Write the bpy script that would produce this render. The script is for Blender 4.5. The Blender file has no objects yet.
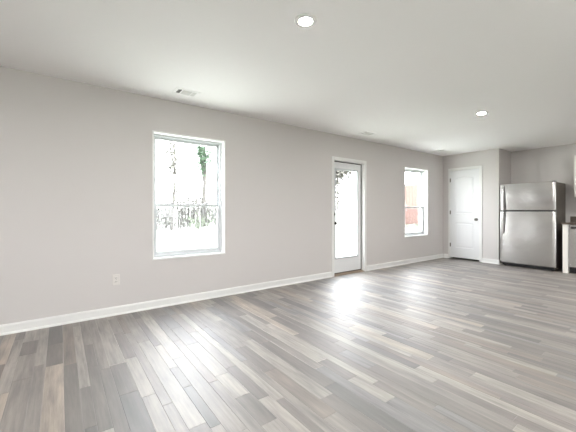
import bpy, bmesh, math, random
from mathutils import Vector, Matrix
rnd = random.Random(7)
S = bpy.context.scene
COL = S.collection
# ------------------------------------------------------------------ camera
YAW = 53.699
cam_d = bpy.data.cameras.new('camera'); cam = bpy.data.objects.new('camera', cam_d); COL.objects.link(cam)
cam.location = (0, 0, 1.128); cam.rotation_euler = (math.radians(90), 0, math.radians(YAW - 90))
cam_d.sensor_width = 36; cam_d.lens = 310 / 576 * 36; cam_d.shift_y = -5.4 / 576; cam_d.clip_start = .02; cam_d.clip_end = 300
S.camera = cam
# ------------------------------------------------------------------ light and exposure
w = bpy.data.worlds.new('world'); S.world = w; w.use_nodes = True
nt = w.node_tree; nt.nodes.clear()
o = nt.nodes.new('ShaderNodeOutputWorld'); bg = nt.nodes.new('ShaderNodeBackground')
tc = nt.nodes.new('ShaderNodeTexCoord'); sp = nt.nodes.new('ShaderNodeSeparateXYZ'); cr = nt.nodes.new('ShaderNodeValToRGB')
nt.links.new(tc.outputs['Generated'], sp.inputs[0]); nt.links.new(sp.outputs['Z'], cr.inputs[0])
cr.color_ramp.elements[0].position = 0.0; cr.color_ramp.elements[0].color = (.97, .985, 1, 1)
cr.color_ramp.elements[1].position = 1.0; cr.color_ramp.elements[1].color = (.88, .94, 1, 1)
nt.links.new(cr.outputs[0], bg.inputs[0]); nt.links.new(bg.outputs[0], o.inputs[0])
bg.inputs[1].default_value = 21.0         # overcast sky
LAMP = 1050.0                              # lens radiance of the recessed ceiling lights
S.view_settings.view_transform = 'Standard'; S.view_settings.look = 'None'
S.view_settings.exposure = 0.06; S.view_settings.gamma = 1; S.view_settings.use_curve_mapping = False
try:
    S.cycles.max_bounces = 14; S.cycles.diffuse_bounces = 10; S.cycles.glossy_bounces = 5; S.cycles.transparent_max_bounces = 16
    S.cycles.sample_clamp_indirect = 12; S.cycles.caustics_reflective = False; S.cycles.caustics_refractive = False
    S.cycles.use_denoising = True
except Exception: pass

# ------------------------------------------------------------------ measures (metres)
D = 3.813; WT = .16            # inner face and thickness of the window wall (+y)
BX = 7.44; RY = 2.629; KX = 8.106   # pantry wall, its corner, kitchen wall
RX = -2.5; SY = -2.0; HC = 2.44     # rear wall, side wall, ceiling

# ------------------------------------------------------------------ materials
def srgb(r, g, b):
    return tuple(((c/255)/12.92 if c/255 <= .04045 else ((c/255+.055)/1.055)**2.4) for c in (r, g, b)) + (1,)
def mat(name, col, rough=.5, metal=0, bump=0, bscale=200, vary=0, vscale=6, spec=.5, stretch=(1,1,1)):
    m = bpy.data.materials.new(name); m.use_nodes = True; n = m.node_tree.nodes; l = m.node_tree.links
    p = n['Principled BSDF']; p.inputs['Base Color'].default_value = col; p.inputs['Roughness'].default_value = rough
    p.inputs['Metallic'].default_value = metal; p.inputs['Specular IOR Level'].default_value = spec
    t = n.new('ShaderNodeTexCoord'); mp = n.new('ShaderNodeMapping'); mp.inputs['Scale'].default_value = stretch
    l.new(t.outputs['Object'], mp.inputs[0])
    if vary:
        ns = n.new('ShaderNodeTexNoise'); ns.inputs['Scale'].default_value = vscale; ns.inputs['Detail'].default_value = 5; l.new(mp.outputs[0], ns.inputs['Vector'])
        mx = n.new('ShaderNodeMix'); mx.data_type = 'RGBA'
        mx.inputs[6].default_value = tuple(c*(1-vary) for c in col[:3])+(1,); mx.inputs[7].default_value = tuple(min(1, c*(1+vary)) for c in col[:3])+(1,)
        l.new(ns.outputs[0], mx.inputs[0]); l.new(mx.outputs[2], p.inputs['Base Color'])
    if bump:
        nb = n.new('ShaderNodeTexNoise'); nb.inputs['Scale'].default_value = bscale; nb.inputs['Detail'].default_value = 2; l.new(mp.outputs[0], nb.inputs['Vector'])
        b = n.new('ShaderNodeBump'); b.inputs['Strength'].default_value = bump; b.inputs['Distance'].default_value = .002
        l.new(nb.outputs[0], b.inputs['Height']); l.new(b.outputs[0], p.inputs['Normal'])
    return m
M = {}
M['wall'] = mat('wall_paint', srgb(206, 202, 200), .6, bump=.08, bscale=260, vary=.01, vscale=1.5, spec=.3)
M['ceiling'] = mat('ceiling_paint', srgb(250, 249, 249), .8, bump=.08, bscale=180, spec=.2)
M['white'] = mat('white_trim', srgb(228, 228, 226), .35, bump=.02, bscale=80)
M['vinyl'] = mat('white_vinyl', srgb(192, 195, 197), .3, bump=.02, bscale=60)
M['doorpaint'] = mat('white_door', srgb(224, 225, 226), .38, bump=.05, bscale=120, stretch=(1, 1, .15))
M['dark'] = mat('dark_rubber', srgb(30, 28, 27), .8, bump=.1, bscale=300)
M['chrome'] = mat('satin_nickel', srgb(120, 118, 114), .28, 1, bump=.02)
M['bronze'] = mat('bronze_hardware', srgb(55, 48, 42), .35, .8, bump=.05)
M['wood'] = mat('oak_sill', srgb(140, 122, 104), .5, vary=.15, vscale=20, stretch=(1, 12, 12))
M['case'] = mat('fridge_case', srgb(98, 92, 85), .45, .3, bump=.3, bscale=500)
M['black'] = mat('black_plastic', srgb(22, 22, 23), .4, bump=.1)
M['granite'] = mat('granite', srgb(96, 86, 78), .15, vary=.5, vscale=140)
M['plate'] = mat('outlet_plastic', srgb(216, 212, 208), .35, bump=.02)
M['cab'] = mat('cabinet_paint', srgb(232, 229, 223), .4, bump=.02)
M['bark'] = mat('bark', (.052, .048, .044, 1), .95, vary=.4, vscale=9, bump=.5, bscale=30, stretch=(1, 1, .25))
M['leaf'] = mat('leaf', (.07, .10, .05, 1), .7, vary=.4, vscale=5)
M['dryleaf'] = mat('dry_leaf', (.072, .068, .056, 1), .8, vary=.4, vscale=5)
M['ivy'] = mat('ivy_leaf', (.036, .066, .034, 1), .6, vary=.4, vscale=5)
M['fence'] = mat('red_stained_fence', (.085, .040, .030, 1), .8, vary=.25, vscale=4, stretch=(8, 8, .6))
M['concrete'] = mat('concrete', (.10, .10, .105, 1), .9, vary=.15, vscale=3)
M['siding'] = mat('siding', srgb(225, 224, 220), .7)
def ground_mat():
    m = mat('yard_ground', (.62, .60, .54, 1), .95); n = m.node_tree.nodes; l = m.node_tree.links; p = n['Principled BSDF']
    t = n.new('ShaderNodeTexCoord'); ns = n.new('ShaderNodeTexNoise'); ns.inputs['Scale'].default_value = .35; ns.inputs['Detail'].default_value = 8
    r = n.new('ShaderNodeValToRGB'); l.new(t.outputs['Object'], ns.inputs['Vector']); l.new(ns.outputs[0], r.inputs[0])
    r.color_ramp.elements[0].position = .3; r.color_ramp.elements[0].color = (.56, .55, .51, 1)
    r.color_ramp.elements[1].position = .68; r.color_ramp.elements[1].color = (.47, .50, .42, 1)
    l.new(r.outputs[0], p.inputs['Base Color']); return m
M['ground'] = ground_mat()
def glass_mat():
    m = bpy.data.materials.new('window_glass'); m.use_nodes = True; n = m.node_tree.nodes; l = m.node_tree.links; n.clear()
    out = n.new('ShaderNodeOutputMaterial'); mx = n.new('ShaderNodeMixShader'); tr = n.new('ShaderNodeBsdfTransparent'); gl = n.new('ShaderNodeBsdfGlossy')
    fr = n.new('ShaderNodeFresnel'); fr.inputs[0].default_value = 1.35; gl.inputs['Roughness'].default_value = 0
    tr.inputs[0].default_value = (.97, .975, .975, 1)
    ge = n.new('ShaderNodeNewGeometry'); iv = n.new('ShaderNodeMath'); iv.operation = 'SUBTRACT'; iv.inputs[0].default_value = 1; ml = n.new('ShaderNodeMath'); ml.operation = 'MULTIPLY'
    l.new(ge.outputs['Backfacing'], iv.inputs[1]); l.new(iv.outputs[0], ml.inputs[0]); l.new(fr.outputs[0], ml.inputs[1])   # only the entry face mirrors
    l.new(ml.outputs[0], mx.inputs[0]); l.new(tr.outputs[0], mx.inputs[1]); l.new(gl.outputs[0], mx.inputs[2]); l.new(mx.outputs[0], out.inputs[0]); return m
M['glass'] = glass_mat()
def screen_mat():
    m = bpy.data.materials.new('insect_screen'); m.use_nodes = True; n = m.node_tree.nodes; l = m.node_tree.links; n.clear()
    out = n.new('ShaderNodeOutputMaterial'); mx = n.new('ShaderNodeMixShader'); tr = n.new('ShaderNodeBsdfTransparent'); df = n.new('ShaderNodeBsdfDiffuse')
    df.inputs[0].default_value = (.35, .35, .36, 1); mx.inputs[0].default_value = .22
    l.new(tr.outputs[0], mx.inputs[1]); l.new(df.outputs[0], mx.inputs[2]); l.new(mx.outputs[0], out.inputs[0]); return m
M['screen'] = screen_mat()
def steel_mat():
    m = bpy.data.materials.new('brushed_stainless'); m.use_nodes = True; n = m.node_tree.nodes; l = m.node_tree.links; p = n['Principled BSDF']
    p.inputs['Metallic'].default_value = 1; p.inputs['Base Color'].default_value = srgb(196, 194, 192); p.inputs['Roughness'].default_value = .27
    p.inputs['Anisotropic'].default_value = .8; p.inputs['Anisotropic Rotation'].default_value = .25
    tg = n.new('ShaderNodeTangent'); tg.direction_type = 'RADIAL'; tg.axis = 'Z'; l.new(tg.outputs[0], p.inputs['Tangent'])
    t = n.new('ShaderNodeTexCoord'); mp = n.new('ShaderNodeMapping'); mp.inputs['Scale'].default_value = (1, 2, 400)
    ns = n.new('ShaderNodeTexNoise'); ns.inputs['Scale'].default_value = 2; ns.inputs['Detail'].default_value = 3
    l.new(t.outputs['Object'], mp.inputs[0]); l.new(mp.outputs[0], ns.inputs['Vector'])
    # very slow waviness of the sheet + fine brushing
    n2 = n.new('ShaderNodeTexNoise'); n2.inputs['Scale'].default_value = 4; n2.inputs['Detail'].default_value = 1; l.new(t.outputs['Object'], n2.inputs['Vector'])
    b1 = n.new('ShaderNodeBump'); b1.inputs['Strength'].default_value = .35; b1.inputs['Distance'].default_value = .008; l.new(n2.outputs[0], b1.inputs['Height'])
    b = n.new('ShaderNodeBump'); b.inputs['Strength'].default_value = .08; b.inputs['Distance'].default_value = .0004; l.new(ns.outputs[0], b.inputs['Height']); l.new(b1.outputs[0], b.inputs['Normal'])
    l.new(b.outputs[0], p.inputs['Normal'])
    return m
M['steel'] = steel_mat()
def floor_mat():
    m = bpy.data.materials.new('vinyl_plank'); m.use_nodes = True; n = m.node_tree.nodes; l = m.node_tree.links; p = n['Principled BSDF']
    a = n.new('ShaderNodeAttribute'); a.attribute_name = 'board'; off = n.new('ShaderNodeAttribute'); off.attribute_name = 'offs'
    t = n.new('ShaderNodeTexCoord'); ad = n.new('ShaderNodeVectorMath'); ad.operation = 'ADD'
    l.new(t.outputs['Object'], ad.inputs[0]); l.new(off.outputs['Vector'], ad.inputs[1])
    mp = n.new('ShaderNodeMapping'); mp.inputs['Scale'].default_value = (60, 3.2, 1); l.new(ad.outputs[0], mp.inputs[0])
    g = n.new('ShaderNodeTexNoise'); g.inputs['Scale'].default_value = 1; g.inputs['Detail'].default_value = 6; g.inputs['Roughness'].default_value = .65; l.new(mp.outputs[0], g.inputs['Vector'])
    mp2 = n.new('ShaderNodeMapping'); mp2.inputs['Scale'].default_value = (14, 2.2, 1); l.new(ad.outputs[0], mp2.inputs[0])
    g2 = n.new('ShaderNodeTexNoise'); g2.inputs['Scale'].default_value = 1; g2.inputs['Detail'].default_value = 4; l.new(mp2.outputs[0], g2.inputs['Vector'])
    s = n.new('ShaderNodeMath'); s.operation = 'ADD'; l.new(g.outputs[0], s.inputs[0]); l.new(g2.outputs[0], s.inputs[1])
    mr = n.new('ShaderNodeMapRange'); mr.inputs['From Min'].default_value = .65; mr.inputs['From Max'].default_value = 1.35; mr.inputs['To Min'].default_value = .35; mr.inputs['To Max'].default_value = 1.65
    l.new(s.outputs[0], mr.inputs[0])
    v = n.new('ShaderNodeVectorMath'); v.operation = 'SCALE'; l.new(a.outputs['Color'], v.inputs[0]); l.new(mr.outputs[0], v.inputs['Scale'])
    l.new(v.outputs[0], p.inputs['Base Color'])
    p.inputs['Roughness'].default_value = .36; p.inputs['Specular IOR Level'].default_value = 1.0; p.inputs['IOR'].default_value = 1.7
    mr2 = n.new('ShaderNodeMapRange'); mr2.inputs['To Min'].default_value = .50; mr2.inputs['To Max'].default_value = .68
    p.inputs['Coat Weight'].default_value = .9; p.inputs['Coat Roughness'].default_value = .46; p.inputs['Coat IOR'].default_value = 1.5; l.new(g.outputs[0], mr2.inputs[0]); l.new(mr2.outputs[0], p.inputs['Roughness'])
    b = n.new('ShaderNodeBump'); b.inputs['Strength'].default_value = .12; b.inputs['Distance'].default_value = .001; l.new(g.outputs[0], b.inputs['Height']); l.new(b.outputs[0], p.inputs['Normal'])
    return m
M['floor'] = floor_mat()
def emit(name, col, st):
    m = bpy.data.materials.new(name); m.use_nodes = True; n = m.node_tree.nodes; l = m.node_tree.links; n.clear()
    out = n.new('ShaderNodeOutputMaterial'); e = n.new('ShaderNodeEmission'); e.inputs[0].default_value = col; e.inputs[1].default_value = st; l.new(e.outputs[0], out.inputs[0]); return m
M['lens'] = emit('lamp_lens', (1, .97, .93, 1), LAMP)

# ------------------------------------------------------------------ helpers
def tag(o, label=None, cat=None, group=None, kind=None):
    if label: o['label'] = label
    if cat: o['category'] = cat
    if group: o['group'] = group
    if kind: o['kind'] = kind
    return o
def empty(name, loc, rz=0):
    o = bpy.data.objects.new(name, None); COL.objects.link(o); o.location = loc; o.rotation_euler = (0, 0, rz); o.empty_display_size = .1
    return o
ORIGIN = {}
class MB:
    """collects shapes in world coordinates"""
    def __init__(s): s.b = bmesh.new()
    def box(s, x0, x1, y0, y1, z0, z1, bev=0, seg=2):
        r = bmesh.ops.create_cube(s.b, size=1); vs = r['verts']
        for v in vs: v.co = Vector(((x0+x1)/2+v.co.x*(x1-x0), (y0+y1)/2+v.co.y*(y1-y0), (z0+z1)/2+v.co.z*(z1-z0)))
        if bev:
            es = list({e for v in vs for e in v.link_edges})
            bmesh.ops.bevel(s.b, geom=es, offset=bev, segments=seg, affect='EDGES', profile=.5)
        return s
    def cyl(s, a, b, r0, r1=None, n=20):
        a = Vector(a); b = Vector(b); r1 = r0 if r1 is None else r1; q = Vector((0, 0, 1)).rotation_difference(b-a)
        mt = Matrix.Translation((a+b)/2) @ q.to_matrix().to_4x4()
        bmesh.ops.create_cone(s.b, cap_ends=True, segments=n, radius1=r0, radius2=r1, depth=(b-a).length, matrix=mt); return s
    def ball(s, c, r, sc=(1,1,1), n=16):
        bmesh.ops.create_uvsphere(s.b, u_segments=n, v_segments=n//2+2, radius=r, matrix=Matrix.Translation(c) @ Matrix.Diagonal((*sc, 1))); return s
    def lathe(s, c, axis, prof, n=24):
        q = Vector((0, 0, 1)).rotation_difference(Vector(axis)); c = Vector(c); rings = []
        for (r, h) in prof:
            rings.append([s.b.verts.new(c + q @ Vector((r*math.cos(2*math.pi*i/n), r*math.sin(2*math.pi*i/n), h))) for i in range(n)])
        for A, B in zip(rings, rings[1:]):
            for i in range(n): s.b.faces.new((A[i], A[(i+1) % n], B[(i+1) % n], B[i]))
        if prof[0][0] > 0: s.b.faces.new(rings[0][::-1])
        if prof[-1][0] > 0: s.b.faces.new(rings[-1])
        return s
    def sweep(s, pts, rad, n=8, flat=1.0):
        """tube through pts, radius per point"""
        pts = [Vector(p) for p in pts]; rings = []
        for i, p in enumerate(pts):
            d = (pts[min(i+1, len(pts)-1)] - pts[max(i-1, 0)]).normalized()
            u = d.cross(Vector((0, 0, 1)) if abs(d.z) < .95 else Vector((1, 0, 0))).normalized(); v = d.cross(u)
            r = rad[i] if isinstance(rad, (list, tuple)) else rad
            rings.append([s.b.verts.new(p + u*r*math.cos(2*math.pi*k/n) + v*r*flat*math.sin(2*math.pi*k/n)) for k in range(n)])
        for A, B in zip(rings, rings[1:]):
            for k in range(n): s.b.faces.new((A[k], A[(k+1) % n], B[(k+1) % n], B[k]))
        s.b.faces.new(rings[0][::-1]); s.b.faces.new(rings[-1]); return s
    def prism(s, prof, axis, a, b):
        """closed profile [(u,z)] extruded; axis 'x': u=y ; axis 'y': u=x"""
        f = (lambda u, z, t: (t, u, z)) if axis == 'x' else (lambda u, z, t: (u, t, z))
        A = [s.b.verts.new(f(u, z, a)) for u, z in prof]; B = [s.b.verts.new(f(u, z, b)) for u, z in prof]; n = len(prof)
        for i in range(n): s.b.faces.new((A[i], A[(i+1) % n], B[(i+1) % n], B[i]))
        s.b.faces.new(A[::-1]); s.b.faces.new(B); return s
    def build(s, name, m, parent=None, smooth=False):
        bmesh.ops.recalc_face_normals(s.b, faces=s.b.faces[:])
        me = bpy.data.meshes.new(name); off = Vector((0, 0, 0)); q = parent
        while q is not None: off += q.location; q = q.parent
        if parent is None:
            lo = Vector([min(v.co[i] for v in s.b.verts) for i in range(3)]); hi = Vector([max(v.co[i] for v in s.b.verts) for i in range(3)])
            off = Vector(((lo.x+hi.x)/2, (lo.y+hi.y)/2, lo.z))
        for v in s.b.verts: v.co -= off
        s.b.to_mesh(me); s.b.free()
        o = bpy.data.objects.new(name, me); COL.objects.link(o); me.materials.append(m)
        if parent is None: o.location = off
        else: o.parent = parent
        if smooth:
            for f in me.polygons: f.use_smooth = True
            try: me.set_sharp_from_angle(angle=math.radians(40))
            except Exception: pass
        return o
def struct(o): o['kind'] = 'structure'; return o
def wall_x(mb, y0, y1, xa, xb, holes):
    """wall parallel to x, with rectangular holes (x0,x1,z0,z1)"""
    x = xa
    for (h0, h1, z0, z1) in sorted(holes):
        mb.box(x, h0, y0, y1, 0, HC)
        if z0 > 0: mb.box(h0, h1, y0, y1, 0, z0)
        mb.box(h0, h1, y0, y1, z1, HC); x = h1
    mb.box(x, xb, y0, y1, 0, HC)
def wall_y(mb, x0, x1, ya, yb, holes):
    y = ya
    for (h0, h1, z0, z1) in sorted(holes):
        mb.box(x0, x1, y, h0, 0, HC)
        if z0 > 0: mb.box(x0, x1, h0, h1, 0, z0)
        mb.box(x0, x1, h0, h1, z1, HC); y = h1
    mb.box(x0, x1, y, yb, 0, HC)

# ------------------------------------------------------------------ the shell
W1 = (.868, 1.757, .566, 2.045); W3 = (5.86, 6.752, .573, 2.045)
DR = (3.772, 4.56, 0, 2.0)
PD = (3.005, 3.648, 0, 2.062)
REAR_FILL = [(-.6, .3, .57, 2.04)]        # unseen windows added to the rear wall as fill light (y0,y1,z0,z1)
SIDE_FILL = [(-1.6, -.7, .57, 2.04), (2.0, 2.9, .57, 2.04)]           # unseen windows added to the side wall as fill light (x0,x1,z0,z1)
mb = MB(); wall_x(mb, D, D+WT, RX-.14, KX+.12, [W1, DR, W3]); struct(mb.build('wall_left', M['wall']))
mb = MB(); wall_y(mb, BX, BX+.12, RY+.12, D, [PD]); mb.box(BX, KX, RY, RY+.12, 0, HC); struct(mb.build('wall_back', M['wall']))
mb = MB(); wall_y(mb, KX, KX+.12, SY, D, []); struct(mb.build('wall_kitchen', M['wall']))
mb = MB(); wall_y(mb, RX-.14, RX, SY, D, REAR_FILL); struct(mb.build('wall_rear', M['wall']))
mb = MB(); wall_x(mb, SY-.14, SY, RX-.14, KX+.12, SIDE_FILL); struct(mb.build('wall_right', M['wall']))
mb = MB(); mb.box(RX-.14, KX+.12, SY-.14, D+WT, HC, HC+.2); struct(mb.build('ceiling', M['ceiling']))

# floor: printed vinyl boards, every strip with its own tone
def make_floor():
    bm = bmesh.new(); lay = bm.faces.layers.int.new('k')
    tones = []; pal = [((.168, .145, .129), 6), ((.108, .091, .080), 5), ((.235, .208, .186), 4), ((.27, .220, .178), 1), ((.068, .060, .056), 3), ((.148, .117, .096), 3), ((.128, .119, .118), 3)]
    bag = [c for c, k in pal for _ in range(k)]
    def board(x0, x1, y0, y1):
        g = .0018; bv = .0012
        if x1-x0 < .006 or y1-y0 < .006: return
        top = [bm.verts.new(p) for p in ((x0+g, y0+g, 0), (x1-g, y0+g, 0), (x1-g, y1-g, 0), (x0+g, y1-g, 0))]
        bot = [bm.verts.new(p) for p in ((x0, y0, -bv), (x1, y0, -bv), (x1, y1, -bv), (x0, y1, -bv))]
        c = bag[rnd.randrange(len(bag))]; j = rnd.uniform(.92, 1.08); tones.append((tuple(v*j for v in c), (rnd.uniform(0, 50), rnd.uniform(0, 50), 0)))
        k = len(tones)-1; ks_ = k
        if rnd.random() < .25: tones.append((tuple(v*1.5+.04 for v in c), (0, 0, 0))); ks_ = k+1     # pale bevelled edge, light caught on the bevel painted as tone
        fs = [bm.faces.new(top)] + [bm.faces.new((bot[i], bot[(i+1) % 4], top[(i+1) % 4], top[i])) for i in range(4)]
        for f in fs: f[lay] = ks_
        fs[0][lay] = k
    X = RX; i = 0; wd = [.095, .058, .080, .045, .105, .066]
    while X < KX:
        wv = wd[(i*5+rnd.randrange(3)) % 6]; x1 = min(X+wv, KX); Y = SY - rnd.uniform(0, .8)
        while Y < D:
            L = rnd.choice([.3, .45, .6, .8, 1.0, 1.3]); board(X, x1, max(Y, SY), min(Y+L, D)); Y += L
        X = x1; i += 1
    A = [bm.verts.new(p) for p in ((RX, SY, -.0012), (KX, SY, -.0012), (KX, D, -.0012), (RX, D, -.0012))]
    tones.append(((.2, .19, .18), (0, 0, 0)))
    B = [bm.verts.new((v.co.x, v.co.y, -.15)) for v in A]
    fs = [bm.faces.new(A), bm.faces.new(B[::-1])] + [bm.faces.new((B[i], B[(i+1) % 4], A[(i+1) % 4], A[i])) for i in range(4)]
    for f in fs: f[lay] = len(tones)-1
    bmesh.ops.translate(bm, verts=[A[i] for i in range(4)], vec=(0, 0, -.0004))
    ks = [f[lay] for f in bm.faces]
    me = bpy.data.meshes.new('floor'); bm.to_mesh(me); bm.free()
    ca = me.attributes.new('board', 'FLOAT_COLOR', 'FACE'); oa = me.attributes.new('offs', 'FLOAT_VECTOR', 'FACE')
    for i, k in enumerate(ks):
        ca.data[i].color = (*tones[k][0], 1); oa.data[i].vector = tones[k][1]
    ob = bpy.data.objects.new('floor', me); COL.objects.link(ob); me.materials.append(M['floor']); return ob
struct(make_floor())

# baseboards
def base_prof(u0, s):
    return [(u0, 0), (u0+s*.030, 0), (u0+s*.0285, .008), (u0+s*.024, .014), (u0+s*.014, .018), (u0+s*.014, .074), (u0+s*.011, .083), (u0+s*.006, .090), (u0, .092)]
def bb(name, axis, u0, s, a, b): struct(MB().prism(base_prof(u0, s), axis, a, b).build(name, M['white']))
CW = .058
bb('baseboard_left', 'x', D, -1, RX+.03, DR[0]-CW); bb('baseboard_left', 'x', D, -1, DR[1]+CW, BX)
bb('baseboard_back', 'y', BX, -1, PD[1]+.032, D-.03); bb('baseboard_back', 'y', BX, -1, RY-.014, PD[0]-CW)
bb('baseboard_alcove', 'x', RY, -1, BX, KX-.02)
bb('baseboard_rear', 'y', RX, 1, SY+.03, D); bb('baseboard_right', 'x', SY, 1, RX, KX-.7)

# ------------------------------------------------------------------ windows
def portal(loc, rot, sx, sy):
    l = bpy.data.lights.new('daylight_portal', 'AREA'); l.shape = 'RECTANGLE'; l.size = sx; l.size_y = sy; l.energy = 1
    l.cycles.is_portal = True
    o = bpy.data.objects.new('daylight_portal', l); COL.objects.link(o); o.location = loc; o.rotation_euler = rot
def window_x(name, H, y_in, s, screen=True, latch=True):
    """double-hung window in a wall parallel to x; s=+1: outside is +y"""
    x0, x1, z0, z1 = H; root = struct(empty(name, ((x0+x1)/2, y_in, z0)))
    Y = lambda a, b: (min(y_in+s*a, y_in+s*b), max(y_in+s*a, y_in+s*b))
    # painted jamb liner with a narrow lip on the wall
    m = MB(); t = .007
    ya, yb = Y(-.006, WT-.07)
    m.box(x0-.012, x0+t, ya, yb, z0-.012, z1+.012, .002).box(x1-t, x1+.012, ya, yb, z0-.012, z1+.012, .002)
    m.box(x0+t, x1-t, ya, yb, z1-t, z1+.012).box(x0+t, x1-t, Y(-.012, WT-.07)[0] if s > 0 else ya, yb if s > 0 else Y(-.012, 0)[1], z0-.012, z0+t)
    m.build('jamb_liner', M['white'], root)
    f = .026; ya, yb = Y(.082, .158); X0, X1, Z0, Z1 = x0+t, x1-t, z0+t, z1-t
    m = MB(); m.box(X0, X0+f, ya, yb, Z0, Z1, .003).box(X1-f, X1, ya, yb, Z0, Z1, .003).box(X0+f, X1-f, ya, yb, Z1-f, Z1, .003).box(X0+f, X1-f, ya, yb, Z0, Z0+f, .003)
    m.build('window_frame', M['vinyl'], root)
    zm = 1.192 if s > 0 else (z0+z1)/2
    def sash(nm, a, b, zb, zt, rb, rt):
        ya, yb = Y(a, b); r = .030; m = MB(); A, B = X0+f-.004, X1-f+.004
        m.box(A, A+r, ya, yb, zb, zt, .004).box(B-r, B, ya, yb, zb, zt, .004).box(A+r, B-r, ya, yb, zt-rt, zt, .004).box(A+r, B-r, ya, yb, zb, zb+rb, .004)
        so = m.build(nm, M['vinyl'], root); yc = (ya+yb)/2
        MB().box(A+r-.004, B-r+.004, yc-.002, yc+.002, zb+rb-.004, zt-rt+.004).build('pane', M['glass'], so)
        return so
    sash('upper_sash', .122, .150, zm-.016, Z1-f+.004, .032, .034)
    lo = sash('lower_sash', .090, .118, Z0+f-.004, zm+.020, .044, .034)
    if latch:
        for q in (.25, .75):
            xc = X0+(X1-X0)*q; ya, yb = Y(.094, .116)
            MB().box(xc-.028, xc+.028, ya, yb, zm+.020, zm+.026, .002).box(xc-.006, xc+.022, ya, yb, zm+.026, zm+.037, .004).build('sash_lock', M['vinyl'], lo)
    if screen:
        ya, yb = Y(.153, .157); MB().box(X0+f, X1-f, (ya+yb)/2-.0004, (ya+yb)/2+.0004, Z0+f, zm+.01).build('insect_screen', M['screen'], root)
    return root
window_x('window_1', W1, D, 1); window_x('window_2', W3, D, 1)
for k, H in enumerate(SIDE_FILL): window_x('window_%d' % (k+3), H, SY, -1, False, False)  # side windows out of view, added to let in fill light
def window_y(name, H, x_in):
    y0, y1, z0, z1 = H; root = struct(empty(name, (x_in, (y0+y1)/2, z0))); f = .05; m = MB(); a, b = x_in-.12, x_in-.03
    m.box(a, b, y0, y0+f, z0, z1, .004).box(a, b, y1-f, y1, z0, z1, .004).box(a, b, y0+f, y1-f, z0, z0+f).box(a, b, y0+f, y1-f, z1-f, z1).box(a+.02, b-.02, y0+f, y1-f, 1.2, 1.26)
    m.build('window_frame', M['vinyl'], root)
    MB().box(a+.04, a+.044, y0+f, y1-f, z0+f, z1-f).build('pane', M['glass'], root)
for k, H in enumerate(REAR_FILL): window_y('window_%d' % (k+5), H, RX)  # rear window out of view, added to let in fill light
PI = math.pi
for H in (W1, W3, (DR[0]+.1, DR[1]-.1, .29, 1.86)):
    portal(((H[0]+H[1])/2, D+WT+.02, (H[2]+H[3])/2), (-PI/2, 0, 0), H[1]-H[0], H[3]-H[2])
for H in SIDE_FILL: portal(((H[0]+H[1])/2, SY-.16, (H[2]+H[3])/2), (PI/2, 0, 0), H[1]-H[0], H[3]-H[2])
for H in REAR_FILL: portal((RX-.16, (H[0]+H[1])/2, (H[2]+H[3])/2), (0, -PI/2, 0), H[3]-H[2], H[1]-H[0])

# ------------------------------------------------------------------ patio door (door_1)
def patio_door():
    x0, x1, _, z1 = DR; root = struct(empty('door_1', ((x0+x1)/2, D, 0)))
    t = .006
    m = MB(); m.box(x0, x0+t, D-.002, D+WT, 0, z1).box(x1-t, x1, D-.002, D+WT, 0, z1).box(x0+t, x1-t, D-.002, D+WT, z1-t, z1)
    m.box(x0+t, x0+t+.012, D+.115, D+WT, 0, z1-t).box(x1-t-.012, x1-t, D+.115, D+WT, 0, z1-t)
    m.build('door_jamb', M['white'], root)
    cp = [(0, 0), (.010, 0), (.014, .010), (.016, .046), (.012, CW), (0, CW)]
    m = MB(); a, b = x0+.004, x1-.004; yo = D
    for (p, q) in ((a-CW, a), (b, b+CW)): m.box(p, q, D-.014, D, 0, z1+CW-.004, .004)
    m.box(a, b, D-.014, D, z1-.004, z1+CW-.004, .004)
    m.build('door_casing', M['white'], root)
    ya, yb = D+.062, D+.106; L0, L1, zb, zt = x0+t+.003, x1-t-.017, .036, z1-t-.013
    g0, g1, gz0, gz1 = 3.878, 4.436, .298, 1.853
    m = MB(); m.box(L0, g0, ya, yb, zb, zt).box(g1, L1, ya, yb, zb, zt).box(g0, g1, ya, yb, zb, gz0).box(g0, g1, ya, yb, gz1, zt)
    leaf = m.build('door_leaf', M['doorpaint'], root)
    m = MB(); r = .022
    for (p, q, c, d) in ((g0-r, g0+.008, gz0-r, gz1+r), (g1-.008, g1+r, gz0-r, gz1+r)): m.box(p, q, ya-.008, ya+.002, c, d, .003)
    m.box(g0+.008, g1-.008, ya-.008, ya+.002, gz0-r, gz0+.008, .003).box(g0+.008, g1-.008, ya-.008, ya+.002, gz1-.008, gz1+r, .003)
    m.build('lite_frame', M['vinyl'], leaf)
    MB().box(g0, g1, ya+.018, ya+.024, gz0, gz1).build('pane', M['glass'], leaf)
    m = MB(); m.box(L1, x1-t, ya-.003, yb, .02, z1-t).box(L0, L1, ya-.003, yb, zt, z1-t)
    m.build('weather_strip', M['dark'], root)
    MB().box(L0, L1, ya+.004, yb, .023, .036).build('door_sweep', M['bronze'], leaf)
    m = MB(); m.prism([(D-.012, 0), (D-.008, .008), (D+.03, .014), (D+.055, .022), (D+.12, .022), (D+WT+.02, .012), (D+WT+.02, 0)], 'x', x0, x1)
    m.build('threshold', M['wood'], root)
    xk = 3.842
    kn = MB().lathe((xk, ya, .912), (0, -1, 0), [(.030, 0), (.030, .005), (.012, .010), (.011, .026), (.021, .034), (.026, .044), (.024, .056), (.012, .062), (0.001, .063)]).build('door_knob', M['bronze'], leaf, True)
    db = MB().lathe((xk, ya, 1.068), (0, -1, 0), [(.029, 0), (.029, .008), (.024, .014), (.001, .0145)]).box(xk-.005, xk+.005, ya-.032, ya-.012, 1.052, 1.086, .003).build('deadbolt', M['bronze'], leaf, True)
patio_door()

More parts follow.
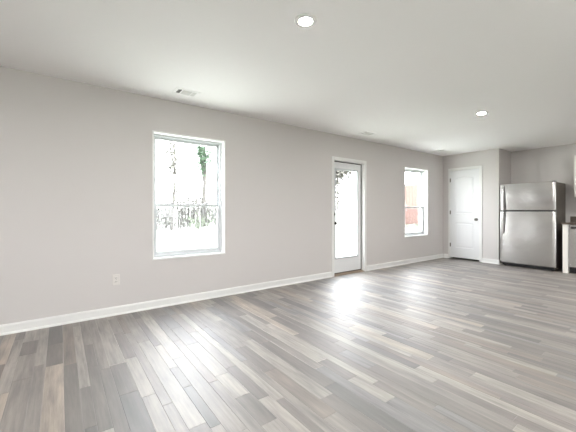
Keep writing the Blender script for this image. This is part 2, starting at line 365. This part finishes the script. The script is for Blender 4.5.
# ------------------------------------------------------------------ pantry door (door_2): two moulded panels, the upper arched
def pantry_door():
    y0, y1, _, z1 = PD; root = struct(empty('door_2', (BX, (y0+y1)/2, 0)))
    m = MB(); t = .004
    m.box(BX-.002, BX+.12, y0, y0+t, 0, z1).box(BX-.002, BX+.12, y1-t, y1, 0, z1).box(BX-.002, BX+.12, y0+t, y1-t, z1-t, z1)
    m.build('door_jamb', M['white'], root)
    m = MB(); m.box(BX-.015, BX, y0-CW, y0+.001, 0, z1+CW-.003, .004).box(BX-.015, BX, y1-.001, y1+.034, 0, z1+CW-.003, .004).box(BX-.015, BX, y0+.001, y1-.001, z1-.003, z1+CW-.003, .004)
    m.build('door_casing', M['white'], root)
    a, b, zb, zt = y0+t+.002, y1-t-.002, .038, z1-t-.003; xf = BX+.004; th = .035
    pa, pb = 3.130, 3.522; U0, U1 = 1.060, 1.90; L0, L1 = .268, .848
    NY, NZ = 96, 300
    def sd(y, z):
        def rect(z0, zc): 
            return max(pa-y, y-pb, z0-z, z-zc)
        u = (y-(pa+pb)/2)/((pb-pa)/2); arch = U1-.035+.045*math.cos(min(1, abs(u))*PI/2)**.8*1.0 if abs(u) < 1 else U1-.035
        return min(rect(L0, L1), rect(U0, arch))
    def depth(y, z):
        s = -sd(y, z)
        if s <= 0: return 0
        if s < .012: return .009*math.sin(s/.012*PI/2)
        if s < .020: return .009
        if s < .042: return .009-.0065*(s-.020)/.022
        # shallow vertical plank grooves inside the field
        q = abs(((y-pa)/.078) % 1 - .5)
        return .0025 + (.0022 if q < .05 else 0)
    bm = bmesh.new(); G = []
    for j in range(NZ+1):
        z = zb+(zt-zb)*j/NZ; G.append([bm.verts.new((xf+depth(a+(b-a)*i/NY, z), a+(b-a)*i/NY, z)) for i in range(NY+1)])
    for j in range(NZ):
        for i in range(NY): bm.faces.new((G[j][i], G[j][i+1], G[j+1][i+1], G[j+1][i]))
    mbx = MB(); mbx.b.free(); mbx.b = bm
    # sides and back
    rim = [G[0][i] for i in range(NY+1)] + [G[j][NY] for j in range(1, NZ+1)] + [G[NZ][i] for i in range(NY-1, -1, -1)] + [G[j][0] for j in range(NZ-1, 0, -1)]
    bk = [bm.verts.new((xf+th, v.co.y, v.co.z)) for v in rim]; n = len(rim)
    for i in range(n): bm.faces.new((rim[i], rim[(i+1) % n], bk[(i+1) % n], bk[i]))
    bm.faces.new(bk)
    leaf = mbx.build('door_leaf', M['doorpaint'], root)
    for f in leaf.data.polygons: f.use_smooth = True
    leaf.data.set_sharp_from_angle(angle=math.radians(35))
    for z in (1.842, 1.085, .325):
        MB().cyl((BX-.004, b+.001, z-.044), (BX-.004, b+.001, z+.044), .0065, n=12).box(BX-.001, BX+.004, b-.016, b+.016, z-.044, z+.044).build('hinge', M['chrome'], leaf)
    MB().lathe((xf, 3.068, .93), (-1, 0, 0), [(.032, 0), (.032, .004), (.028, .009), (.012, .012), (.011, .028), (.020, .036), (.027, .046), (.028, .056), (.020, .066), (.001, .069)]).build('door_knob', M['chrome'], leaf, True)
pantry_door()

# ------------------------------------------------------------------ ceiling lights
def lamp(x, y, label):
    r = empty('recessed_ceiling_light', (x, y, HC-.012)); tag(r, label, 'ceiling light')
    MB().lathe((x, y, HC), (0, 0, -1), [(.078, 0), (.078, .003), (.072, .008), (.054, .010), (.045, .009), (.045, -.001)], 40).build('trim_ring', M['white'], r, True)
    MB().lathe((x, y, HC-.001), (0, 0, -1), [(.044, 0), (.044, .007), (.001, .0072)], 40).build('lens', M['lens'], r)
    return r
lamp(1.364, 1.652, 'lit round recessed ceiling light at the top of the photo, nearest the viewer')
lamp(4.564, 1.816, 'lit round recessed ceiling light farther off, in front of the kitchen alcove')
tag(lamp(-1.2, 1.65, ''), 'unseen round ceiling light added for fill, behind the viewer near the rear wall')  # lamps from here on are out of view, added to brighten the room
tag(lamp(1.36, -.9, ''), 'unseen round ceiling light added for fill near the right wall, opposite the nearer window')
tag(lamp(4.56, -.9, ''), 'unseen round ceiling light added for fill near the right wall on the kitchen side')
tag(lamp(6.7, .85, ''), 'unseen round ceiling light added for fill above the kitchen floor before the dishwasher')  # added lamp, set close to the alcove to brighten its wall
# ------------------------------------------------------------------ ceiling registers
def register(x, y, label, hx=.132, hy=.094):
    r = empty('ceiling_vent', (x, y, HC-.012)); tag(r, label, 'air vent', 'ceiling air vents along the window wall')
    z = HC; m = MB(); e = .032
    for (a, b, c, d) in ((-hx, hx, -hy, -hy+e), (-hx, hx, hy-e, hy), (-hx, -hx+e, -hy+e, hy-e), (hx-e, hx, -hy+e, hy-e)): m.box(x+a, x+b, y+c, y+d, z-.007, z, .002)
    ix0, ix1, iy0, iy1 = x-hx+e, x+hx-e, y-hy+e, y+hy-e; c0, c1 = ix0+.046, ix1-.046
    m.box(c0-.004, c0+.004, iy0, iy1, z-.007, z).box(c1-.004, c1+.004, iy0, iy1, z-.007, z)
    m.build('vent_frame', M['ceiling'], r)
    MB().box(ix0, ix1, iy0, iy1, z-.0015, z-.0003).build('duct_opening', M['dark'], r)
    def blade(p0, p1, dx, dy):
        m = MB(); A = [Vector(p0)+Vector((dx, dy, -.006)), Vector(p1)+Vector((dx, dy, -.006)), Vector(p1)+Vector((-dx, -dy, 0)), Vector(p0)+Vector((-dx, -dy, 0))]
        v = [m.b.verts.new(q) for q in A] + [m.b.verts.new(q+Vector((0, 0, .0008))) for q in A]
        for q in ((0, 1, 2, 3), (7, 6, 5, 4), (0, 4, 5, 1), (1, 5, 6, 2), (2, 6, 7, 3), (3, 7, 4, 0)): m.b.faces.new([v[i] for i in q])
        m.build('louver', M['white'], r)
    zz = z-.0016
    for k in range(3): blade((ix0+.010+k*.014, iy0, zz), (ix0+.010+k*.014, iy1, zz), -.0045, 0)
    for k in range(3): blade((c1+.008+k*.014, iy0, zz), (c1+.008+k*.014, iy1, zz), .0065, 0)
    for k in range(9): blade((c0+.004, iy0+.007+k*(iy1-iy0-.014)/8, zz), (c1-.004, iy0+.007+k*(iy1-iy0-.014)/8, zz), 0, .0050)
register(1.128, 3.442, 'white ceiling air vent above the nearer window, largest of the three vents')
register(4.20, 3.44, 'white ceiling air vent above the glass patio door, middle of the three vents')
register(6.70, 3.47, 'white ceiling air vent near the far corner by the white panel door')

# ------------------------------------------------------------------ outlet
def outlet(x, z):
    r = empty('wall_outlet', (x, D, z)); tag(r, 'white duplex power outlet low on the wall, left of the nearer window', 'outlet')
    MB().box(x-.036, x+.036, D-.006, D, z-.058, z+.058, .003).build('cover_plate', M['plate'], r)
    for s in (-1, 1):
        zc = z+s*.0195; o = MB().box(x-.017, x+.017, D-.0085, D-.005, zc-.0145, zc+.0145, .004).build('socket', M['plate'], r)
        m = MB(); m.box(x-.009, x-.006, D-.0088, D-.008, zc-.003, zc+.006).box(x+.006, x+.009, D-.0088, D-.008, zc-.003, zc+.006).cyl((x, D-.008, zc-.008), (x, D-.0088, zc-.008), .0025, n=10)
        m.build('socket_slots', M['dark'], o)
    MB().cyl((x, D-.005, z), (x, D-.0075, z), .003, n=12).build('screw', M['chrome'], r)
outlet(.487, .379)

# ------------------------------------------------------------------ fridge
def fridge():
    y0, y1 = 1.680, 2.572; xf = 7.345; r = empty('refrigerator', ((xf+8.03)/2, (y0+y1)/2, 0))
    tag(r, 'stainless steel top-freezer refrigerator with dark grey sides standing in the alcove', 'refrigerator')
    m = MB().box(xf+.078, 8.035, y0+.006, y1-.006, .03, 1.662, .006); m.build('case', M['case'], r)
    MB().box(xf+.066, xf+.080, y0+.014, y1-.014, .08, 1.655).build('door_gasket', M['black'], r)
    def door(nm, z0, z1):
        m = MB(); n = 28; bow = .005; prof = []
        # gently bowed front, rounded edges
        for i in range(n+1):
            u = -1+2*i/n; e = max(0, abs(u)-.975)/.025
            prof.append((xf + bow*(u*u) + .006*(1-math.sqrt(max(0, 1-e*e))) - .0, (y0+y1)/2+u*(y1-y0)/2))
        b = m.b; A = []; zs = [z0, z0+.004, z0+.010, z1-.010, z1-.004, z1]; ins = [.008, .002, 0, 0, .002, .008]
        for z, q in zip(zs, ins): A.append([b.verts.new((x+q, y, z)) for x, y in prof] )
        for z_, row in zip(zs, A): row.append(b.verts.new((xf+.064, y1, z_))); row.insert(0, b.verts.new((xf+.064, y0, z_)))
        for P, Q in zip(A, A[1:]):
            k = len(P)
            for i in range(k): b.faces.new((P[i], P[(i+1) % k], Q[(i+1) % k], Q[i]))
        b.faces.new(A[0][::-1]); b.faces.new(A[-1])
        return m.build(nm, M['steel'], r, True)
    fz = door('freezer_door', 1.133, 1.668); fd = door('fridge_door', .072, 1.113)
    MB().box(xf+.014, xf+.066, y0+.05, y1-.006, 1.1135, 1.1325).build('door_gap_shade', M['black'], r)  # black strip darkens the gap between the doors, standing in for its shade
    yh = 2.513
    def handle(par, za, zf, sgn):
        # za: end at the gap, zf: far end, flat bar bowed off the door and tapering into it
        pts = []; rad = []; n = 18
        for i in range(n+1):
            t = i/n; z = za+(zf-za)*t; off = .048*math.cos(t*PI/2)**.55+.012 if t < 1 else .004
            pts.append((xf-off+.012, yh, z)); rad.append(.017*(1-.45*t**2))
        m = MB().sweep(pts, rad, 12, .55); h = m.build('door_handle', M['steelh'], par, True)
        MB().sweep([(x+.008, y-.017*(1-.3*i/n), z) for i, (x, y, z) in enumerate(pts[:-1])], [.010*(1-.5*i/n) for i in range(n)], 8, .9).build('handle_dark_strip', M['black'], h, True)  # thin black strip along one side of the handle
        m = MB().box(xf-.042, xf+.012, yh-.010, yh+.010, min(za, za+(-sgn)*.03), max(za, za+(-sgn)*.03), .004); m.build('handle_mount', M['steelh'], h)
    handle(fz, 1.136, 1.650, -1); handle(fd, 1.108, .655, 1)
    MB().box(xf+.012, xf+.06, y0+.004, y0+.045, 1.1165, 1.1275).box(xf-.004, xf+.014, y0+.010, y0+.034, 1.1172, 1.1268, .002).build('middle_hinge', M['chrome'], r)
    MB().box(xf+.020, xf+.13, y0+.012, y0+.055, 1.668, 1.682, .005).build('top_hinge_cover', M['black'], r)
    m = MB(); m.box(xf+.03, xf+.075, y0+.03, y1-.03, .018, .066, .004)
    for k in range(3): m.box(xf+.024, xf+.032, y0+.04, y1-.04, .024+k*.014, .030+k*.014)
    m.build('toe_grille', M['black'], r)
    for yy in (y0+.06, y1-.06):
        MB().cyl((xf+.08, yy, 0), (xf+.08, yy, .035), .02, n=16).build('foot', M['black'], r)
        MB().cyl((7.97, yy, 0), (7.97, yy, .035), .02, n=16).build('foot', M['black'], r)
M['steelh'] = mat('handle_steel', srgb(225, 224, 222), .25, 1, bump=.02)
fridge()

# ------------------------------------------------------------------ kitchen run right of the fridge
CY = 1.598
def kitchen():
    r = empty('base_cabinet', (KX-.3, 1.555, 0)); tag(r, 'narrow white cabinet filler panel between the refrigerator and the dishwasher', 'cabinet')
    MB().box(7.37, KX, 1.512, CY-.008, 0, .878, .002).build('filler_panel', M['cab'], r)
    r = empty('dishwasher', (KX-.3, 1.21, 0)); tag(r, 'stainless steel dishwasher under the countertop at the right edge of the photo', 'dishwasher')
    MB().box(7.42, KX-.03, .912, 1.508, .10, .872).build('tub_case', M['case'], r)
    d = MB().box(7.372, 7.418, .914, 1.506, .115, .868, .006).build('door', M['steel'], r)
    MB().box(7.366, 7.3725, .945, 1.478, .802, .842, .002).build('handle_recess', M['black'], d)
    MB().box(7.46, 7.50, .914, 1.506, 0, .10).build('toe_kick', M['black'], r)
    for yy in (.97, 1.45): MB().cyl((7.9, yy, 0), (7.9, yy, .10), .018, n=12).build('foot', M['black'], r)
    for i, (ya, yb, lab) in enumerate(((.10, .908, 'white base cabinet beside the dishwasher, away from the refrigerator'), (-.71, .098, 'white base cabinet last in the kitchen run, far from the refrigerator'))):
        r = empty('base_cabinet', (KX-.3, (ya+yb)/2, 0)); tag(r, lab, 'cabinet')
        MB().box(7.41, KX-.001, ya, yb, .10, .878).build('cabinet_body', M['cab'], r); MB().box(7.47, 7.49, ya, yb, 0, .10).build('toe_kick', M['cab'], r)
        ym = (ya+yb)/2
        for (p, q) in ((ya+.004, ym-.002), (ym+.002, yb-.004)):
            m = MB().box(7.396, 7.409, p, q, .112, .69, .002)
            m.box(7.388, 7.397, p, p+.055, .112, .69).box(7.388, 7.397, q-.055, q, .112, .69).box(7.388, 7.397, p+.055, q-.055, .112, .167).box(7.388, 7.397, p+.055, q-.055, .635, .69)
            d = m.build('door', M['cab'], r); yk = q-.03 if p < ym-.1 else p+.03
            MB().lathe((7.389, yk, .60), (-1, 0, 0), [(.006, 0), (.006, .014), (.014, .018), (.013, .026), (.001, .028)]).build('knob', M['chrome'], d, True)
            w = MB().box(7.390, 7.409, p, q, .70, .866, .002).build('drawer', M['cab'], r)
            MB().lathe((7.391, (p+q)/2, .783), (-1, 0, 0), [(.006, 0), (.006, .014), (.014, .018), (.013, .026), (.001, .028)]).build('knob', M['chrome'], w, True)
    r = empty('countertop', (KX-.3, .45, .88)); tag(r, 'brown-grey granite countertop with a low backsplash, right of the refrigerator', 'countertop')
    MB().box(7.345, KX, -.72, CY+.012, .88, .912, .003).build('worktop_slab', M['granite'], r)
    MB().box(KX-.022, KX, -.72, CY+.03, .912, 1.015, .002).build('backsplash', M['granite'], r)
    for i, (ya, yb, lab) in enumerate(((.90, 1.512, 'white wall cabinet above the dishwasher at the right edge of the photo'), (.28, .898, 'white wall cabinet second from the refrigerator'), (-.34, .278, 'white wall cabinet third and last from the refrigerator'))):
        r = empty('wall_cabinet', (KX-.16, (ya+yb)/2, 1.385)); tag(r, lab, 'cabinet')
        MB().box(7.80, KX, ya, yb, 1.385, 2.165).build('cabinet_body', M['cab'], r)
        m = MB().box(7.786, 7.799, ya+.004, yb-.004, 1.389, 2.161, .002); p, q = ya+.004, yb-.004
        m.box(7.778, 7.787, p, p+.055, 1.389, 2.161).box(7.778, 7.787, q-.055, q, 1.389, 2.161).box(7.778, 7.787, p+.055, q-.055, 1.389, 1.444).box(7.778, 7.787, p+.055, q-.055, 2.106, 2.161)
        d = m.build('door', M['cab'], r); MB().lathe((7.779, p+.03, 1.45), (-1, 0, 0), [(.006, 0), (.006, .014), (.014, .018), (.013, .026), (.001, .028)]).build('knob', M['chrome'], d, True)
kitchen()

# ------------------------------------------------------------------ the yard outside
def gz(x, y): 
    return -.22 + .035*max(0, y-5) + .07*max(0, min(x, 30)-4)*min(1, max(0, (y-4)/2.5))
def yard():
    bm = bmesh.new(); n = 60; G = []
    for j in range(n+1):
        y = D+WT+.02 + (70)*(j/n)**1.6; G.append([bm.verts.new((-45+100*i/n, y, gz(-45+100*i/n, y))) for i in range(n+1)])
    for j in range(n):
        for i in range(n): bm.faces.new((G[j][i], G[j][i+1], G[j+1][i+1], G[j+1][i]))
    m = MB(); m.b.free(); m.b = bm; struct(m.build('ground', M['ground'], None, True))
    m = MB(); m.box(-60, RX-.3, -60, D+WT, -.4, -.25).box(RX-.3, 60, -60, SY-.3, -.4, -.25); struct(m.build('ground', M['ground']))
yard()
def leaves(m, c, sx, sz, n, size, rr):
    for _ in range(n):
        p = Vector((rr.gauss(0, sx), rr.gauss(0, sx), rr.gauss(0, sz)))+Vector(c); a = Vector((rr.uniform(-1, 1), rr.uniform(-1, 1), rr.uniform(-1, 1))).normalized(); b = a.orthogonal().normalized(); s = size*rr.uniform(.6, 1.4)
        m.b.faces.new([m.b.verts.new(q) for q in (p-a*s, p-b*s*.5, p+a*s, p+b*s*.5)])
def tree(x, y, h, r0, label, seed, lean=(0, 0), fork=None, leafm='dryleaf', nleaf=300, lsize=.05, lz=(.3, 1), branches=9, group=None, ivy=None, ivym='ivy', ils=.06, clump=.16, name='bare_tree', spread=.5):
    rr = random.Random(seed); z0 = gz(x, y)-.05; t = empty(name, (x, y, z0)); tag(t, label, 'tree', group)
    m = MB(); N = 12; line = []
    for i in range(N+1):
        q = i/N; line.append(Vector((x+lean[0]*q*h+.06*math.sin(seed+q*7)*h*.15, y+lean[1]*q*h, z0+h*q)))
    m.sweep(line, [r0*(1-.75*i/N) for i in range(N+1)], 8); tips = []
    limbs = [(line, r0)]
    if fork:
        k = int(N*fork); base = line[k]; l2 = [base+Vector((-.020*h*j*.5, .005*j*h, h*(1-fork)*j/8)) for j in range(9)]
        m.sweep(l2, [r0*.7*(1-.7*j/8) for j in range(9)], 7); limbs.append((l2, r0*.7))
    for b in range(branches):
        L, rb = limbs[rr.randrange(len(limbs))]; k = rr.randrange(int(len(L)*lz[0]), len(L)-1); p = L[k]; a = rr.uniform(0, 2*PI); ln = h*rr.uniform(.10, .28)*spread*2*(1.2-k/len(L)*.6)
        pts = [p]; d = Vector((math.cos(a), math.sin(a), rr.uniform(.3, 1.2))).normalized()
        for j in range(5):
            d = (d+Vector((rr.uniform(-.3, .3), rr.uniform(-.3, .3), rr.uniform(-.15, .25)))).normalized(); pts.append(pts[-1]+d*ln/5)
        rs = rb*.32*(1-k/len(L)*.5)
        m.sweep(pts, [rs*(1-.16*j) for j in range(6)], 5); tips.append(pts)
        for _ in range(2):
            q = pts[rr.randrange(1, 5)]; e = Vector((rr.uniform(-1, 1), rr.uniform(-1, 1), rr.uniform(0, 1))).normalized()*ln*.35
            m.sweep([q, q+e*.5, q+e+Vector((0, 0, .05))], [rs*.4, rs*.3, rs*.15], 4); tips.append([q, q+e])
    m.build('trunk', M['bark'], t, True)
    if nleaf:
        m = MB()
        for _ in range(max(1, nleaf//12)):
            L = tips[rr.randrange(len(tips))]; leaves(m, L[rr.randrange(1, len(L))], clump, clump, 12, lsize, rr)
        f = m.build('foliage', M[leafm], t)
    if ivy:
        m = MB()
        for _ in range(ivy[2]//10):
            q = rr.uniform(ivy[0], ivy[1]); L = limbs[rr.randrange(len(limbs))][0] if fork and q > fork else line
            if L is line: p = line[0].lerp(line[-1], 0); k = q*N; i = min(N-1, int(k)); p = line[i].lerp(line[i+1], k-i)
            else: k = (q-fork)/(1-fork)*8; i = max(0, min(7, int(k))); p = L[i].lerp(L[i+1], min(1, max(0, k-i)))
            leaves(m, p, ivy[3], .10, 10, ils, rr)
        m.build('ivy' if ivym == 'ivy' else 'clinging_leaves', M[ivym], t)
    return t
tree(6.05, 15.6, 7.0, .14, 'tall forked tree with green ivy on its trunk, right side of the nearer window', 11, (-.01, 0), .40, 'dryleaf', 160, .05, (.35, 1), 12, ivy=(.46, .72, 1900, .25), ils=.075, name='ivy_covered_tree', spread=.45)
tree(4.35, 15.3, 6.6, .075, 'slender speckled tree with sparse small leaves, seen at left through the nearer window', 5, (.02, 0), .45, 'dryleaf', 700, .08, (.3, 1), 16, ivy=(.22, .99, 900, .30), ivym='dryleaf', ils=.085, name='sparse_tree', spread=.42)
tree(3.45, 15.0, 3.4, .035, 'thin leaning sapling left of the speckled slender tree', 15, (-.10, 0), None, 'dryleaf', 60, .04, (.5, 1), 4, name='sapling', spread=.4)
tree(7.2, 15.8, 3.7, .06, 'thin sapling slanting right beside the ivy-covered tree', 21, (.13, 0), None, 'dryleaf', 30, .04, (.5, 1), 4, name='sapling', spread=.3)
tree(5.45, 14.9, 3.5, .07, 'short bare snag left of the ivy-covered tree', 8, (-.01, 0), None, 'dryleaf', 0, .04, (.5, 1), 3, name='bare_tree', spread=.2)
tree(17.6, 17.4, 5.0, .08, 'leafy tree whose drooping branches show in the top of the glass door', 31, (.02, 0), .5, 'dryleaf', 7000, .13, (.22, .9), 60, clump=.4, name='leafy_tree', spread=.75)
tree(20.5, 15.5, 6.0, .10, 'bare tree beyond the red fence, seen in the farther window', 41, (0, 0), .5, 'dryleaf', 200, .06, (.3, 1), 14, name='bare_tree', spread=.5)
rr = random.Random(3)
for i in range(26):
    u = i/25; x = -1.5+u*11.5+rr.uniform(-.2, .2); y = 19.8+rr.uniform(0, 4)
    if i == 11: x += .5
    tree(x, y, rr.uniform(2.8, 3.8), rr.uniform(.03, .05), 'thin bare young tree among the brush at the edge of the wood', 100+i, (rr.uniform(-.08, .08), 0), None, 'dryleaf', 24, .04, (.2, 1), 6, 'thin young trees at the wood edge', name='young_tree', spread=.5)
def brush():
    rr = random.Random(77); m = MB(); t = MB()
    for _ in range(480):
        x = rr.uniform(-3, 11.5); y = 15.2+rr.uniform(0, 3.0)+.10*abs(x-6); h = rr.uniform(.9, 2.5); z = gz(x, y)-.05
        a = rr.uniform(-.25, .25)*h; b = rr.uniform(-.25, .25)*h
        m.sweep([(x, y, z), (x+a*.4, y+b*.4, z+h*.5), (x+a, y+b, z+h)], [.022, .018, .008], 4)
        for _ in range(9):
            q = rr.uniform(.05, 1.05); leaves(t, (x+a*q, y+b*q, z+h*q), .18, .16, 2, .065, rr)
    s = tag(m.build('brushwood', M['bark'], None), 'tangle of thin leafy stems at the edge of the wood', 'brush', None, 'stuff')
    t.build('undergrowth_leaves', M['dryleaf'], s)
    g = MB()
    for cx, cy, n, sz in ((5.1, 14.2, 130, .22), (5.7, 14.3, 80, .2), (2.2, 14.2, 30, .2)): leaves(g, (cx, cy, gz(cx, cy)+.35), sz, .22, n, .05, rr)
    tag(g.build('green_shrubs', M['leaf'], None), 'low green leaves growing at the foot of the brush', 'undergrowth', None, 'stuff')
brush()
def fence():
    r = empty('garden_fence', (12.0, 7.85, gz(12, 7.85)))
    tag(r, 'red-brown vertical board fence in the yard, seen through the farther window', 'fence')
    P0 = Vector((11.25, 8.45)); P1 = Vector((12.95, 7.75)); n = 12; d = (P1-P0)/n; u = d.normalized(); nv = Vector((-u.y, u.x))
    for i in range(n):
        a = P0+d*i+u*.004; b = P0+d*(i+1)-u*.004; z = gz(*a)+.03; zt = z+1.80; m = MB(); v = []
        for zz in (z, zt-.06): v.append([m.b.verts.new((p.x+nv.x*s, p.y+nv.y*s, zz)) for p, s in ((a, 0), (b, 0), (b, .018), (a, .018))])
        aa, bb_ = a+u*.02, b-u*.02; v.append([m.b.verts.new((p.x+nv.x*s, p.y+nv.y*s, zt)) for p, s in ((aa, 0), (bb_, 0), (bb_, .018), (aa, .018))])
        for A, B in zip(v, v[1:]):
            for k in range(4): m.b.faces.new((A[k], A[(k+1) % 4], B[(k+1) % 4], B[k]))
        m.b.faces.new(v[0][::-1]); m.b.faces.new(v[-1]); m.build('fence_board', M['fence'], r)
    for zf in (.35, 1.0, 1.6):
        m = MB(); a, b = P0+nv*.045, P1+nv*.045; za, zb_ = gz(*P0)+zf, gz(*P1)+zf; m.sweep([(a.x, a.y, za), (b.x, b.y, zb_)], .035, 4); m.build('rail', M['fence'], r)
    for p in (P0, (P0+P1)/2, P1):
        q = p+nv*.10; MB().box(q.x-.045, q.x+.045, q.y-.045, q.y+.045, gz(*p)-.2, gz(*p)+1.75, .004).build('post', M['fence'], r)
fence()
def grass():
    rr = random.Random(9); m = MB()
    for _ in range(900):
        x = rr.uniform(10.6, 14.2); y = 8.35-(x-11.25)*.42-rr.uniform(.15, .5); z = gz(x, y)
        s = rr.uniform(.05, .14); a = rr.uniform(0, PI); w = .012
        m.b.faces.new([m.b.verts.new(q) for q in ((x-w*math.cos(a), y-w*math.sin(a), z), (x+w*math.cos(a), y+w*math.sin(a), z), (x+rr.uniform(-.03, .03), y, z+s))])
    tag(m.build('grass_tufts', M['leaf'], None), 'pale green grass along the foot of the red fence', 'grass', None, 'stuff')
    m = MB(); x0, x1 = 8.6, 10.2
    m.box(7.3, 9.6, 5.35, 5.75, gz(8.4, 5.5)-.25, gz(8.4, 5.5)+.06, .01); tag(m.build('concrete_edging', M['concrete']), 'low grey concrete strip in the yard below the red fence', 'concrete edging')
grass()
